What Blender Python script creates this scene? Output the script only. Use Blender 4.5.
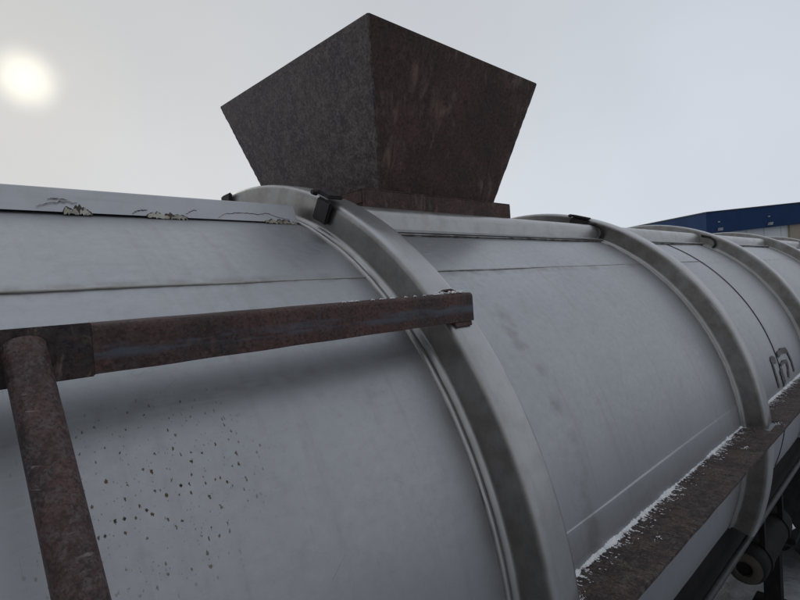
import bpy, math, random
from mathutils import Vector, noise, Matrix
random.seed(7)
for o in list(bpy.data.objects):
    bpy.data.objects.remove(o)
scn = bpy.context.scene
col = scn.collection
scn.render.engine = 'CYCLES'

# ------------------------------------------------------------------ camera
# world frame: x runs along the tank, y away from the camera, z up; z = 0 is the tank axis
YAW, PITCH, ROLL = 0.772427, -0.024260, -0.063286
fw = Vector((math.sin(YAW)*math.cos(PITCH), math.cos(YAW)*math.cos(PITCH), math.sin(PITCH)))
rt = Vector((math.cos(YAW), -math.sin(YAW), 0)); up = rt.cross(fw)
c_, s_ = math.cos(ROLL), math.sin(ROLL)
rt, up = rt*c_+up*s_, up*c_-rt*s_
cam = bpy.data.cameras.new('camera'); camo = bpy.data.objects.new('camera', cam); col.objects.link(camo)
camo.matrix_world = Matrix(((rt.x, up.x, -fw.x, 0), (rt.y, up.y, -fw.y, -1.580), (rt.z, up.z, -fw.z, 0.738), (0, 0, 0, 1)))
cam.sensor_width = 36; cam.lens = 36*526.09/800; cam.clip_start = 0.02; cam.clip_end = 3000
scn.camera = camo

# ------------------------------------------------------------------ sky: overcast with the sun's disc veiled by cloud
SUN = Vector((0.166, 0.927, 0.338)).normalized()
world = bpy.data.worlds.new('World'); scn.world = world; world.use_nodes = True
nt = world.node_tree; nt.nodes.clear()
def N(tree, kind, **kw):
    n = tree.nodes.new(kind)
    for k, v in kw.items():
        if k == 'inp':
            for a, b in v.items(): n.inputs[a].default_value = b
        else: setattr(n, k, v)
    return n
def sky_nodes():
    L = nt.links.new
    out = N(nt, 'ShaderNodeOutputWorld')
    sky = N(nt, 'ShaderNodeTexSky', sky_type='NISHITA', sun_disc=False)
    sky.sun_elevation = math.asin(SUN.z); sky.sun_rotation = math.atan2(SUN.x, SUN.y)
    sky.dust_density = 3.0
    b1 = N(nt, 'ShaderNodeBackground', inp={'Strength': 0.04}); L(sky.outputs[0], b1.inputs[0])
    tc = N(nt, 'ShaderNodeTexCoord')
    nrm = N(nt, 'ShaderNodeVectorMath', operation='NORMALIZE'); L(tc.outputs['Generated'], nrm.inputs[0])
    dot = N(nt, 'ShaderNodeVectorMath', operation='DOT_PRODUCT'); L(nrm.outputs[0], dot.inputs[0]); dot.inputs[1].default_value = SUN
    ac = N(nt, 'ShaderNodeMath', operation='ARCCOSINE'); L(dot.outputs['Value'], ac.inputs[0])
    # soft cloud structure
    nz = N(nt, 'ShaderNodeTexNoise', inp={'Scale': 2.2, 'Detail': 4.0, 'Roughness': 0.5}); L(nrm.outputs[0], nz.inputs['Vector'])
    # cloud colour: warm grey near the sun, cooler away from it
    r1 = N(nt, 'ShaderNodeValToRGB'); mr = N(nt, 'ShaderNodeMapRange', inp={'From Min': 0.0, 'From Max': 3.1416}); L(ac.outputs[0], mr.inputs[0])
    L(mr.outputs[0], r1.inputs[0])
    e = r1.color_ramp.elements
    # a low sun behind thick cloud: the sky is bright on its side and duller on the far side
    e[0].position = 0.0; e[0].color = (0.66, 0.66, 0.645, 1)
    e[1].position = 1.0; e[1].color = (0.31, 0.325, 0.35, 1)
    m = e.new(0.05); m.color = (0.625, 0.635, 0.645, 1)
    m = e.new(0.16); m.color = (0.635, 0.66, 0.695, 1)
    m = e.new(0.36); m.color = (0.61, 0.655, 0.725, 1)
    m = e.new(0.62); m.color = (0.43, 0.45, 0.485, 1)
    mz = N(nt, 'ShaderNodeMapRange', inp={'From Min': 0.3, 'From Max': 0.7, 'To Min': 0.955, 'To Max': 1.045}); L(nz.outputs[0], mz.inputs[0])
    # a little brighter low over the horizon
    sep = N(nt, 'ShaderNodeSeparateXYZ'); L(nrm.outputs[0], sep.inputs[0])
    mh = N(nt, 'ShaderNodeMapRange', interpolation_type='SMOOTHSTEP', inp={'From Min': 0.0, 'From Max': 0.55, 'To Min': 1.10, 'To Max': 0.92}); L(sep.outputs[2], mh.inputs[0])
    mm = N(nt, 'ShaderNodeMath', operation='MULTIPLY'); L(mz.outputs[0], mm.inputs[0]); L(mh.outputs[0], mm.inputs[1])
    vs = N(nt, 'ShaderNodeVectorMath', operation='SCALE'); L(r1.outputs[0], vs.inputs[0]); L(mm.outputs[0], vs.inputs['Scale'])
    # veiled sun
    nd = N(nt, 'ShaderNodeTexNoise', inp={'Scale': 14.0, 'Detail': 2.0}); L(nrm.outputs[0], nd.inputs['Vector'])
    ad = N(nt, 'ShaderNodeMath', operation='MULTIPLY_ADD', inp={1: 0.016, 2: -0.008}); L(nd.outputs[0], ad.inputs[0])
    aa = N(nt, 'ShaderNodeMath', operation='ADD'); L(ac.outputs[0], aa.inputs[0]); L(ad.outputs[0], aa.inputs[1])
    md = N(nt, 'ShaderNodeMapRange', interpolation_type='SMOOTHERSTEP', inp={'From Min': 0.0, 'From Max': 0.062, 'To Min': 1.0, 'To Max': 0.0}); L(aa.outputs[0], md.inputs[0])
    ds = N(nt, 'ShaderNodeVectorMath', operation='SCALE', inp={0: (0.52, 0.48, 0.36)}); L(md.outputs[0], ds.inputs['Scale'])
    va = N(nt, 'ShaderNodeVectorMath', operation='ADD'); L(vs.outputs[0], va.inputs[0]); L(ds.outputs[0], va.inputs[1])
    b2 = N(nt, 'ShaderNodeBackground', inp={'Strength': 1.0}); L(va.outputs[0], b2.inputs[0])
    mx = N(nt, 'ShaderNodeMixShader', inp={0: 0.985}); L(b1.outputs[0], mx.inputs[1]); L(b2.outputs[0], mx.inputs[2])
    L(mx.outputs[0], out.inputs[0])
sky_nodes()
sun = bpy.data.lights.new('sun', 'SUN'); sun.energy = 0.6; sun.angle = math.radians(14); sun.color = (1, 0.95, 0.86)
suno = bpy.data.objects.new('sun', sun); col.objects.link(suno); suno.location = SUN*40
suno.rotation_euler = (-SUN).to_track_quat('-Z', 'Y').to_euler()
vs_ = scn.view_settings
vs_.view_transform = 'Standard'; vs_.look = 'None'; vs_.gamma = 1; vs_.exposure = 0.0; vs_.use_curve_mapping = False

GZ = -1.75          # ground level
R0 = 1.0            # tank radius
RINGS = [-0.83, 0.832, 2.494, 4.06, 6.07, 7.95]
X0, X1 = -2.6, 9.4

# ------------------------------------------------------------------ materials
def newmat(name):
    m = bpy.data.materials.new(name); m.use_nodes = True
    t = m.node_tree; t.nodes.clear()
    o = N(t, 'ShaderNodeOutputMaterial'); b = N(t, 'ShaderNodeBsdfPrincipled'); t.links.new(b.outputs[0], o.inputs[0])
    return m, t, b
def mixc(t, a, b, fac):
    n = N(t, 'ShaderNodeMix', data_type='RGBA')
    for s, v in ((6, a), (7, b)):
        if hasattr(v, 'links') or isinstance(v, bpy.types.NodeSocket): t.links.new(v, n.inputs[s])
        else: n.inputs[s].default_value = (*v, 1) if len(v) == 3 else v
    if isinstance(fac, bpy.types.NodeSocket): t.links.new(fac, n.inputs[0])
    else: n.inputs[0].default_value = fac
    return n.outputs[2]
def M(t, op, a, b=0.0, c=0.0, clamp=False):
    n = N(t, 'ShaderNodeMath', operation=op, use_clamp=clamp)
    for i, v in enumerate((a, b, c)):
        if isinstance(v, bpy.types.NodeSocket): t.links.new(v, n.inputs[i])
        else: n.inputs[i].default_value = v
    return n.outputs[0]
def rng(t, v, a, b, c=0.0, d=1.0, smooth=True):
    n = N(t, 'ShaderNodeMapRange', interpolation_type='SMOOTHSTEP' if smooth else 'LINEAR', inp={1: a, 2: b, 3: c, 4: d})
    t.links.new(v, n.inputs[0]); return n.outputs[0]
def noi(t, vec, scale, detail=4.0, rough=0.55, sc=None, dist=0.0):
    if sc:
        mp = N(t, 'ShaderNodeMapping'); mp.inputs['Scale'].default_value = sc; t.links.new(vec, mp.inputs[0]); vec = mp.outputs[0]
    n = N(t, 'ShaderNodeTexNoise', inp={'Scale': scale, 'Detail': detail, 'Roughness': rough, 'Distortion': dist})
    t.links.new(vec, n.inputs['Vector']); return n.outputs[0]
def bump(t, b, h, strength, dist):
    n = N(t, 'ShaderNodeBump', inp={'Strength': strength, 'Distance': dist}); t.links.new(h, n.inputs['Height']); t.links.new(n.outputs[0], b.inputs['Normal'])

def mat_tank():
    m, t, b = newmat('dull_tank_metal')
    tc = N(t, 'ShaderNodeTexCoord').outputs['Object']
    sp = N(t, 'ShaderNodeSeparateXYZ'); t.links.new(tc, sp.inputs[0])
    x, y, z = sp.outputs
    ang = M(t, 'ARCTAN2', z, M(t, 'MULTIPLY', y, -1.0))            # radians = metres of arc
    cb = N(t, 'ShaderNodeCombineXYZ'); t.links.new(x, cb.inputs[0]); t.links.new(ang, cb.inputs[1])
    uv = cb.outputs[0]
    big = noi(t, uv, 1.6, 5, 0.6)
    mid = noi(t, uv, 9.0, 5, 0.62)
    fine = noi(t, uv, 120.0, 3, 0.6)
    drip = noi(t, uv, 1.0, 4, 0.6, sc=(26, 1.6, 1))
    scr = noi(t, uv, 1.0, 5, 0.75, sc=(6, 240, 1), dist=0.6)
    scr2 = noi(t, uv, 1.0, 3, 0.7, sc=(170, 9, 1), dist=0.8)
    c = mixc(t, (0.405, 0.416, 0.436), (0.455, 0.465, 0.482), rng(t, big, 0.32, 0.68))
    grain = noi(t, uv, 46.0, 8, 0.72)
    c = mixc(t, c, (0.34, 0.348, 0.362), M(t, 'MULTIPLY', rng(t, grain, 0.50, 0.70), 0.26))
    c = mixc(t, c, (0.53, 0.538, 0.552), M(t, 'MULTIPLY', rng(t, grain, 0.48, 0.30), 0.22))
    def scratch(rot, sx, sy, lo, hi):
        mp = N(t, 'ShaderNodeMapping'); mp.inputs['Rotation'].default_value = (0, 0, rot); t.links.new(uv, mp.inputs[0])
        return rng(t, noi(t, mp.outputs[0], 1.0, 2, 0.6, sc=(sx, sy, 1), dist=0.3), lo, hi)
    for rot_, tone_, k_ in ((0.5, (0.22, 0.22, 0.22), 0.5), (-0.65, (0.24, 0.24, 0.24), 0.5), (1.2, (0.52, 0.52, 0.52), 0.35), (-1.1, (0.50, 0.50, 0.51), 0.35)):
        c = mixc(t, c, tone_, M(t, 'MULTIPLY', M(t, 'MULTIPLY', scratch(rot_, 7, 330, 0.67, 0.76), rng(t, noi(t, uv, 5.0, 2, 0.5), 0.45, 0.62)), k_))
    c = mixc(t, c, (0.34, 0.347, 0.36), M(t, 'MULTIPLY', rng(t, mid, 0.52, 0.75), 0.35))
    c = mixc(t, c, (0.52, 0.53, 0.54), M(t, 'MULTIPLY', rng(t, scr, 0.60, 0.74), 0.28))
    c = mixc(t, c, (0.22, 0.22, 0.22), M(t, 'MULTIPLY', rng(t, scr2, 0.66, 0.76), 0.40))
    c = mixc(t, c, (0.34, 0.338, 0.335), M(t, 'MULTIPLY', rng(t, drip, 0.52, 0.72), 0.35))
    c = mixc(t, c, (0.50, 0.51, 0.52), M(t, 'MULTIPLY', rng(t, fine, 0.58, 0.75), 0.25))
    # brown stain along the weld seam at 50 degrees, either side of the bead
    sd = M(t, 'ABSOLUTE', M(t, 'SUBTRACT', ang, math.radians(50.2)))
    sn = noi(t, uv, 14.0, 4, 0.6)
    sm = M(t, 'MULTIPLY', rng(t, sd, 0.004, 0.022, 1.0, 0.0), rng(t, sn, 0.38, 0.66))
    c = mixc(t, c, (0.20, 0.175, 0.14), M(t, 'MULTIPLY', sm, 0.40))
    # dirty smudges beside the first ring
    def band(xc, w):
        return rng(t, M(t, 'ABSOLUTE', M(t, 'SUBTRACT', x, xc)), w*0.25, w, 1.0, 0.0)
    blot = noi(t, uv, 11.0, 3, 0.55)
    bm = M(t, 'MULTIPLY', M(t, 'MULTIPLY', band(1.160, 0.060), rng(t, blot, 0.42, 0.66)), rng(t, M(t, 'ABSOLUTE', M(t, 'SUBTRACT', ang, 0.42)), 0.26, 0.48, 1.0, 0.0))
    c = mixc(t, c, (0.23, 0.215, 0.185), M(t, 'MULTIPLY', bm, 0.48))
    # rust run by the rings (both sides of each)
    for xr in (0.832, 2.494, 4.06):
        g = M(t, 'MULTIPLY', rng(t, M(t, 'ABSOLUTE', M(t, 'SUBTRACT', x, xr+0.043)), 0.07, 0.115, 1.0, 0.0), rng(t, mid, 0.40, 0.65, 0.25, 1.0))
        c = mixc(t, c, (0.19, 0.18, 0.162), M(t, 'MULTIPLY', g, 0.42))
    # lichen-like specks below the rail
    def specks(scale, stretch, lo, hi, seed):
        mp = N(t, 'ShaderNodeMapping'); mp.inputs['Scale'].default_value = (scale, scale*stretch, 1); mp.inputs['Location'].default_value = (seed, seed*1.7, 0)
        mp.inputs['Rotation'].default_value = (0, 0, 0)
        t.links.new(uv, mp.inputs[0])
        wn = N(t, 'ShaderNodeTexNoise', inp={'Scale': 2.2, 'Detail': 3.0, 'Roughness': 0.7}); t.links.new(mp.outputs[0], wn.inputs['Vector'])
        wv = N(t, 'ShaderNodeVectorMath', operation='MULTIPLY_ADD'); t.links.new(wn.outputs['Color'], wv.inputs[0]); wv.inputs[1].default_value = (0.75, 0.75, 0); t.links.new(mp.outputs[0], wv.inputs[2])
        v = N(t, 'ShaderNodeTexVoronoi', voronoi_dimensions='2D', inp={'Scale': 1.0}); t.links.new(wv.outputs[0], v.inputs['Vector'])
        cs = N(t, 'ShaderNodeSeparateColor'); t.links.new(v.outputs['Color'], cs.inputs[0])
        size = rng(t, cs.outputs[0], lo, hi, 0.0, 0.21)
        return M(t, 'MULTIPLY', rng(t, M(t, 'SUBTRACT', v.outputs['Distance'], size), -0.06, 0.02, 1.0, 0.0), rng(t, size, 0.01, 0.05)), cs.outputs[1]
    ex = M(t, 'POWER', M(t, 'MULTIPLY', M(t, 'SUBTRACT', x, 0.245), 1/0.125), 2.0)
    ey = M(t, 'POWER', M(t, 'MULTIPLY', M(t, 'SUBTRACT', ang, 0.53), 1/0.11), 2.0)
    reg = rng(t, M(t, 'ADD', M(t, 'ADD', ex, ey), M(t, 'MULTIPLY', M(t, 'SUBTRACT', noi(t, uv, 16.0, 2, 0.5), 0.5), 2.5)), 0.2, 2.2, 1.0, 0.0)
    for sc, st, lo, hi, sd_, k in ((140, 0.55, 0.70, 0.98, 3.1, 0.95), (95, 0.6, 0.82, 1.0, 8.4, 1.0), (250, 0.6, 0.70, 1.05, 5.5, 0.6)):
        s1, tone = specks(sc, st, lo, hi, sd_)
        spc = mixc(t, (0.035, 0.027, 0.015), (0.13, 0.10, 0.05), tone)
        c = mixc(t, c, spc, M(t, 'MULTIPLY', M(t, 'MULTIPLY', s1, reg), k))
    # sparse specks everywhere
    s2, tone = specks(60, 0.7, 0.95, 1.3, 1.3)
    c = mixc(t, c, (0.16, 0.15, 0.12), M(t, 'MULTIPLY', s2, 0.5))
    t.links.new(c, b.inputs['Base Color'])
    b.inputs['Metallic'].default_value = 0.78
    rr = M(t, 'ADD', rng(t, grain, 0.3, 0.7, 0.38, 0.47), M(t, 'MULTIPLY', rng(t, scr, 0.45, 0.7), 0.06))
    t.links.new(rr, b.inputs['Roughness'])
    bump(t, b, M(t, 'ADD', M(t, 'MULTIPLY', fine, 0.3), M(t, 'MULTIPLY', scr, 0.5)), 0.12, 0.001)
    return m
def mat_metal(name, c1, c2, dirt, dirt_amt, metallic=0.55, rough=0.45, sc=(3, 60, 60)):
    m, t, b = newmat(name)
    tc = N(t, 'ShaderNodeTexCoord').outputs['Object']
    a = noi(t, tc, 5.0, 5, 0.6); s = noi(t, tc, 1.0, 4, 0.7, sc=sc); d = noi(t, tc, 16.0, 6, 0.65)
    c = mixc(t, c1, c2, rng(t, a, 0.3, 0.7))
    c = mixc(t, c, tuple(v*0.8 for v in c1), M(t, 'MULTIPLY', rng(t, s, 0.5, 0.75), 0.4))
    c = mixc(t, c, dirt, M(t, 'MULTIPLY', rng(t, d, 0.42, 0.72), dirt_amt))
    t.links.new(c, b.inputs['Base Color']); b.inputs['Metallic'].default_value = metallic
    t.links.new(rng(t, a, 0.3, 0.7, rough-0.06, rough+0.08), b.inputs['Roughness'])
    bump(t, b, s, 0.10, 0.001)
    return m
def mat_rust(name, dark, red, grey, tan, grey_amt, tan_amt, streak=(30, 30, 3), rough=0.72, bumpd=0.0012, scale=1.0, extra=None):
    m, t, b = newmat(name)
    tc = N(t, 'ShaderNodeTexCoord').outputs['Object']
    a = noi(t, tc, 6.0*scale, 6, 0.62); f = noi(t, tc, 90.0*scale, 5, 0.7); g = noi(t, tc, 24.0*scale, 6, 0.7)
    st = noi(t, tc, 1.0, 5, 0.65, sc=streak, dist=0.4)
    c = mixc(t, dark, red, rng(t, a, 0.34, 0.66))
    c = mixc(t, c, grey, M(t, 'MULTIPLY', rng(t, g, 0.42, 0.62), grey_amt))
    msk = M(t, 'MULTIPLY', rng(t, st, 0.54, 0.72), rng(t, noi(t, tc, 3.1, 3, 0.5), 0.45, 0.65))
    c = mixc(t, c, tan, M(t, 'MULTIPLY', msk, tan_amt))
    c = mixc(t, c, tuple(v*0.45 for v in dark), M(t, 'MULTIPLY', rng(t, f, 0.48, 0.62), 0.75))
    c = mixc(t, c, tuple(min(1, v*1.8) for v in red), M(t, 'MULTIPLY', rng(t, noi(t, tc, 42.0*scale, 5, 0.7), 0.54, 0.68), 0.45))
    c = mixc(t, c, tuple(min(1, v*1.7) for v in grey), M(t, 'MULTIPLY', rng(t, f, 0.46, 0.34), 0.45*grey_amt))
    if extra: c = extra(t, tc, c)
    t.links.new(c, b.inputs['Base Color']); b.inputs['Metallic'].default_value = 0.15
    t.links.new(rng(t, g, 0.3, 0.7, rough-0.14, rough+0.1), b.inputs['Roughness'])
    bump(t, b, M(t, 'ADD', f, M(t, 'MULTIPLY', g, 0.8)), 0.5, bumpd)
    return m
def mat_plain(name, c1, c2, rough=0.7, metallic=0.0, scale=8.0, bs=0.0):
    m, t, b = newmat(name)
    tc = N(t, 'ShaderNodeTexCoord').outputs['Object']
    a = noi(t, tc, scale, 6, 0.65)
    t.links.new(mixc(t, c1, c2, rng(t, a, 0.35, 0.68)), b.inputs['Base Color'])
    b.inputs['Metallic'].default_value = metallic; b.inputs['Roughness'].default_value = rough
    if bs: bump(t, b, a, 0.6, bs)
    return m
TANK = mat_tank()
RINGM = mat_metal('ring_metal', (0.43, 0.43, 0.432), (0.50, 0.50, 0.502), (0.30, 0.285, 0.265), 0.35, metallic=0.8, rough=0.36, sc=(60, 5, 5))
RING_GROOVE = mat_metal('dark_groove_metal', (0.185, 0.172, 0.157), (0.245, 0.232, 0.215), (0.12, 0.103, 0.085), 0.5, metallic=0.6, rough=0.5, sc=(60, 5, 5))
def ring_web_shade(m):
    # brown shade painted into the weld-side web colour, fading out over the rounded edge
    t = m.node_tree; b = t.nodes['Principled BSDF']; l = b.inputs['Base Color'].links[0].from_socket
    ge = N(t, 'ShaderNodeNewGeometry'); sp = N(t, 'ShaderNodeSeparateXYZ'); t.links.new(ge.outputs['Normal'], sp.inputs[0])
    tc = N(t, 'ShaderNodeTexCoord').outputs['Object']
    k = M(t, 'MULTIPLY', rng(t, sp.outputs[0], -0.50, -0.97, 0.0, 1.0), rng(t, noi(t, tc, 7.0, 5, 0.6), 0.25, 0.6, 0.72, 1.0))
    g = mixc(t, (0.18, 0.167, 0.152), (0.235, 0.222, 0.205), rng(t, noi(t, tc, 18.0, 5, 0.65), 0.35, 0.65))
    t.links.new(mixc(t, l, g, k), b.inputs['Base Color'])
ring_web_shade(RINGM)
COAM = mat_metal('coaming_metal', (0.44, 0.44, 0.438), (0.52, 0.52, 0.52), (0.27, 0.255, 0.22), 0.35, metallic=0.75, rough=0.34)
SHEET = mat_metal('cover_sheet_metal', (0.41, 0.42, 0.44), (0.47, 0.48, 0.50), (0.27, 0.27, 0.265), 0.25, metallic=0.6, rough=0.36, sc=(2, 90, 90))
WELD = mat_metal('weld_bead', (0.34, 0.33, 0.30), (0.46, 0.45, 0.43), (0.18, 0.14, 0.09), 0.55, rough=0.5)
HOPL = mat_rust('mill_scale_rust', (0.044, 0.033, 0.031), (0.095, 0.066, 0.060), (0.16, 0.135, 0.13), (0.17, 0.13, 0.112), 0.75, 0.5, streak=(9, 9, 5), rough=0.62, scale=1.5)
def hop_scuff(t, tc, c):
    # worn tan streaks and patches low on the panel
    k = M(t, 'MULTIPLY', rng(t, noi(t, tc, 1.0, 6, 0.7, sc=(24, 16, 7), dist=1.0), 0.44, 0.66), rng(t, noi(t, tc, 4.2, 5, 0.65), 0.46, 0.64))
    c = mixc(t, c, (0.23, 0.165, 0.13), M(t, 'MULTIPLY', k, 0.8))
    k = M(t, 'MULTIPLY', rng(t, noi(t, tc, 1.0, 5, 0.65, sc=(52, 20, 2.2)), 0.58, 0.70), 0.55)
    return mixc(t, c, (0.022, 0.014, 0.013), k)
HOPR = mat_rust('red_brown_rust', (0.046, 0.026, 0.023), (0.092, 0.043, 0.036), (0.09, 0.068, 0.06), (0.20, 0.145, 0.115), 0.4, 0.35, streak=(34, 34, 3), rough=0.74, extra=hop_scuff, scale=1.3)
def rail_band(t, tc, c):
    # bluish worn mill-scale band along the middle of the leg, tan smears
    sp = N(t, 'ShaderNodeSeparateXYZ'); t.links.new(tc, sp.inputs[0])
    h = M(t, 'ABSOLUTE', M(t, 'SUBTRACT', M(t, 'ADD', sp.outputs[2], M(t, 'MULTIPLY', noi(t, tc, 9.0, 3, 0.5), 0.012)), 0.6895))
    k = M(t, 'MULTIPLY', rng(t, h, 0.004, 0.013, 1.0, 0.0), rng(t, noi(t, tc, 1.0, 4, 0.6, sc=(9, 20, 90)), 0.36, 0.60))
    return mixc(t, c, (0.085, 0.10, 0.125), M(t, 'MULTIPLY', k, 0.75))
def plate_smear(t, tc, c):
    k = rng(t, noi(t, tc, 1.0, 4, 0.62, sc=(55, 10, 18), dist=0.9), 0.54, 0.68)
    return mixc(t, c, (0.22, 0.17, 0.135), M(t, 'MULTIPLY', k, 0.8))
SPLICE = mat_rust('splice_plate_rust', (0.030, 0.020, 0.019), (0.072, 0.036, 0.031), (0.06, 0.055, 0.057), (0.2, 0.16, 0.13), 0.5, 0.5, streak=(60, 10, 12), extra=plate_smear, scale=1.6)
RAILM = mat_rust('rail_rust', (0.038, 0.021, 0.019), (0.105, 0.043, 0.034), (0.075, 0.075, 0.08), (0.19, 0.14, 0.115), 0.4, 0.5, streak=(4, 40, 60), rough=0.66, scale=2.2, extra=rail_band)
def pipe_marks(t, tc, c):
    k = M(t, 'MULTIPLY', rng(t, noi(t, tc, 1.0, 3, 0.6, sc=(22, 40, 190), dist=0.3), 0.64, 0.72), rng(t, noi(t, tc, 14.0, 3, 0.5), 0.44, 0.60))
    return mixc(t, c, (0.30, 0.26, 0.25), M(t, 'MULTIPLY', k, 0.6))
POSTM = mat_rust('pipe_rust', (0.034, 0.019, 0.018), (0.082, 0.036, 0.032), (0.12, 0.108, 0.108), (0.22, 0.18, 0.165), 0.5, 0.4, streak=(25, 25, 70), rough=0.6, scale=3.0, extra=pipe_marks)
def flakes(t, tc, c):
    k = rng(t, noi(t, tc, 1.0, 5, 0.7, sc=(62, 30, 40), dist=1.2), 0.50, 0.62)
    c = mixc(t, c, (0.020, 0.015, 0.014), M(t, 'MULTIPLY', k, 0.75))
    k = rng(t, noi(t, tc, 1.0, 4, 0.7, sc=(30, 85, 40), dist=0.8), 0.60, 0.70)
    return mixc(t, c, (0.24, 0.19, 0.165), M(t, 'MULTIPLY', k, 0.55))
STEPM = mat_rust('flaking_rust', (0.036, 0.024, 0.022), (0.108, 0.064, 0.054), (0.12, 0.105, 0.098), (0.24, 0.20, 0.17), 0.7, 0.7, streak=(40, 9, 40), rough=0.85, bumpd=0.008, scale=1.8, extra=flakes)
BLACK = mat_plain('black_rubber', (0.010, 0.008, 0.008), (0.022, 0.016, 0.015), 0.7, scale=40)
FRAME = mat_plain('black_frame_paint', (0.006, 0.006, 0.007), (0.016, 0.013, 0.012), 0.75, scale=11)
FRAME.node_tree.nodes['Principled BSDF'].inputs['Specular IOR Level'].default_value = 0.2
PIPEM = mat_plain('dark_conduit', (0.016, 0.016, 0.018), (0.035, 0.035, 0.037), 0.5, scale=20)
SNOW = mat_plain('frost', (0.72, 0.74, 0.76), (0.85, 0.86, 0.87), 0.8, scale=60, bs=0.002)
CAULK = mat_plain('old_sealant', (0.22, 0.20, 0.16), (0.52, 0.50, 0.44), 0.8, scale=50, bs=0.003)
DARKGAP = mat_plain('dark_crack', (0.045, 0.038, 0.032), (0.13, 0.11, 0.09), 0.9, scale=40)
STENCIL = mat_plain('faded_stencil_paint', (0.06, 0.06, 0.065), (0.16, 0.16, 0.165), 0.7, scale=26)
TANCAP = mat_plain('dusty_tan_paint', (0.035, 0.031, 0.024), (0.065, 0.057, 0.044), 0.8, scale=18)
TYRE = mat_plain('tyre_rubber', (0.012, 0.012, 0.013), (0.03, 0.03, 0.03), 0.85, scale=14)
RIMM = mat_plain('steel_rim', (0.18, 0.18, 0.18), (0.30, 0.29, 0.27), 0.5, 0.4)

def mat_ground():
    m, t, b = newmat('trampled_snow')
    tc = N(t, 'ShaderNodeTexCoord').outputs['Object']
    a = noi(t, tc, 0.35, 6, 0.6); c1 = noi(t, tc, 2.5, 7, 0.68); f = noi(t, tc, 14.0, 6, 0.7)
    tr = noi(t, tc, 1.0, 4, 0.6, sc=(0.5, 5.0, 1), dist=0.5)
    c = mixc(t, (0.20, 0.21, 0.23), (0.36, 0.375, 0.40), rng(t, c1, 0.36, 0.66))
    c = mixc(t, c, (0.10, 0.10, 0.10), M(t, 'MULTIPLY', rng(t, tr, 0.50, 0.68), 0.65))
    c = mixc(t, c, (0.55, 0.57, 0.60), M(t, 'MULTIPLY', rng(t, a, 0.50, 0.66), 0.6))
    c = mixc(t, c, (0.70, 0.72, 0.74), M(t, 'MULTIPLY', rng(t, f, 0.60, 0.74), 0.5))
    t.links.new(c, b.inputs['Base Color']); b.inputs['Roughness'].default_value = 0.8
    bump(t, b, M(t, 'ADD', f, M(t, 'MULTIPLY', c1, 2.0)), 0.7, 0.03)
    return m
GROUND = mat_ground()

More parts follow.
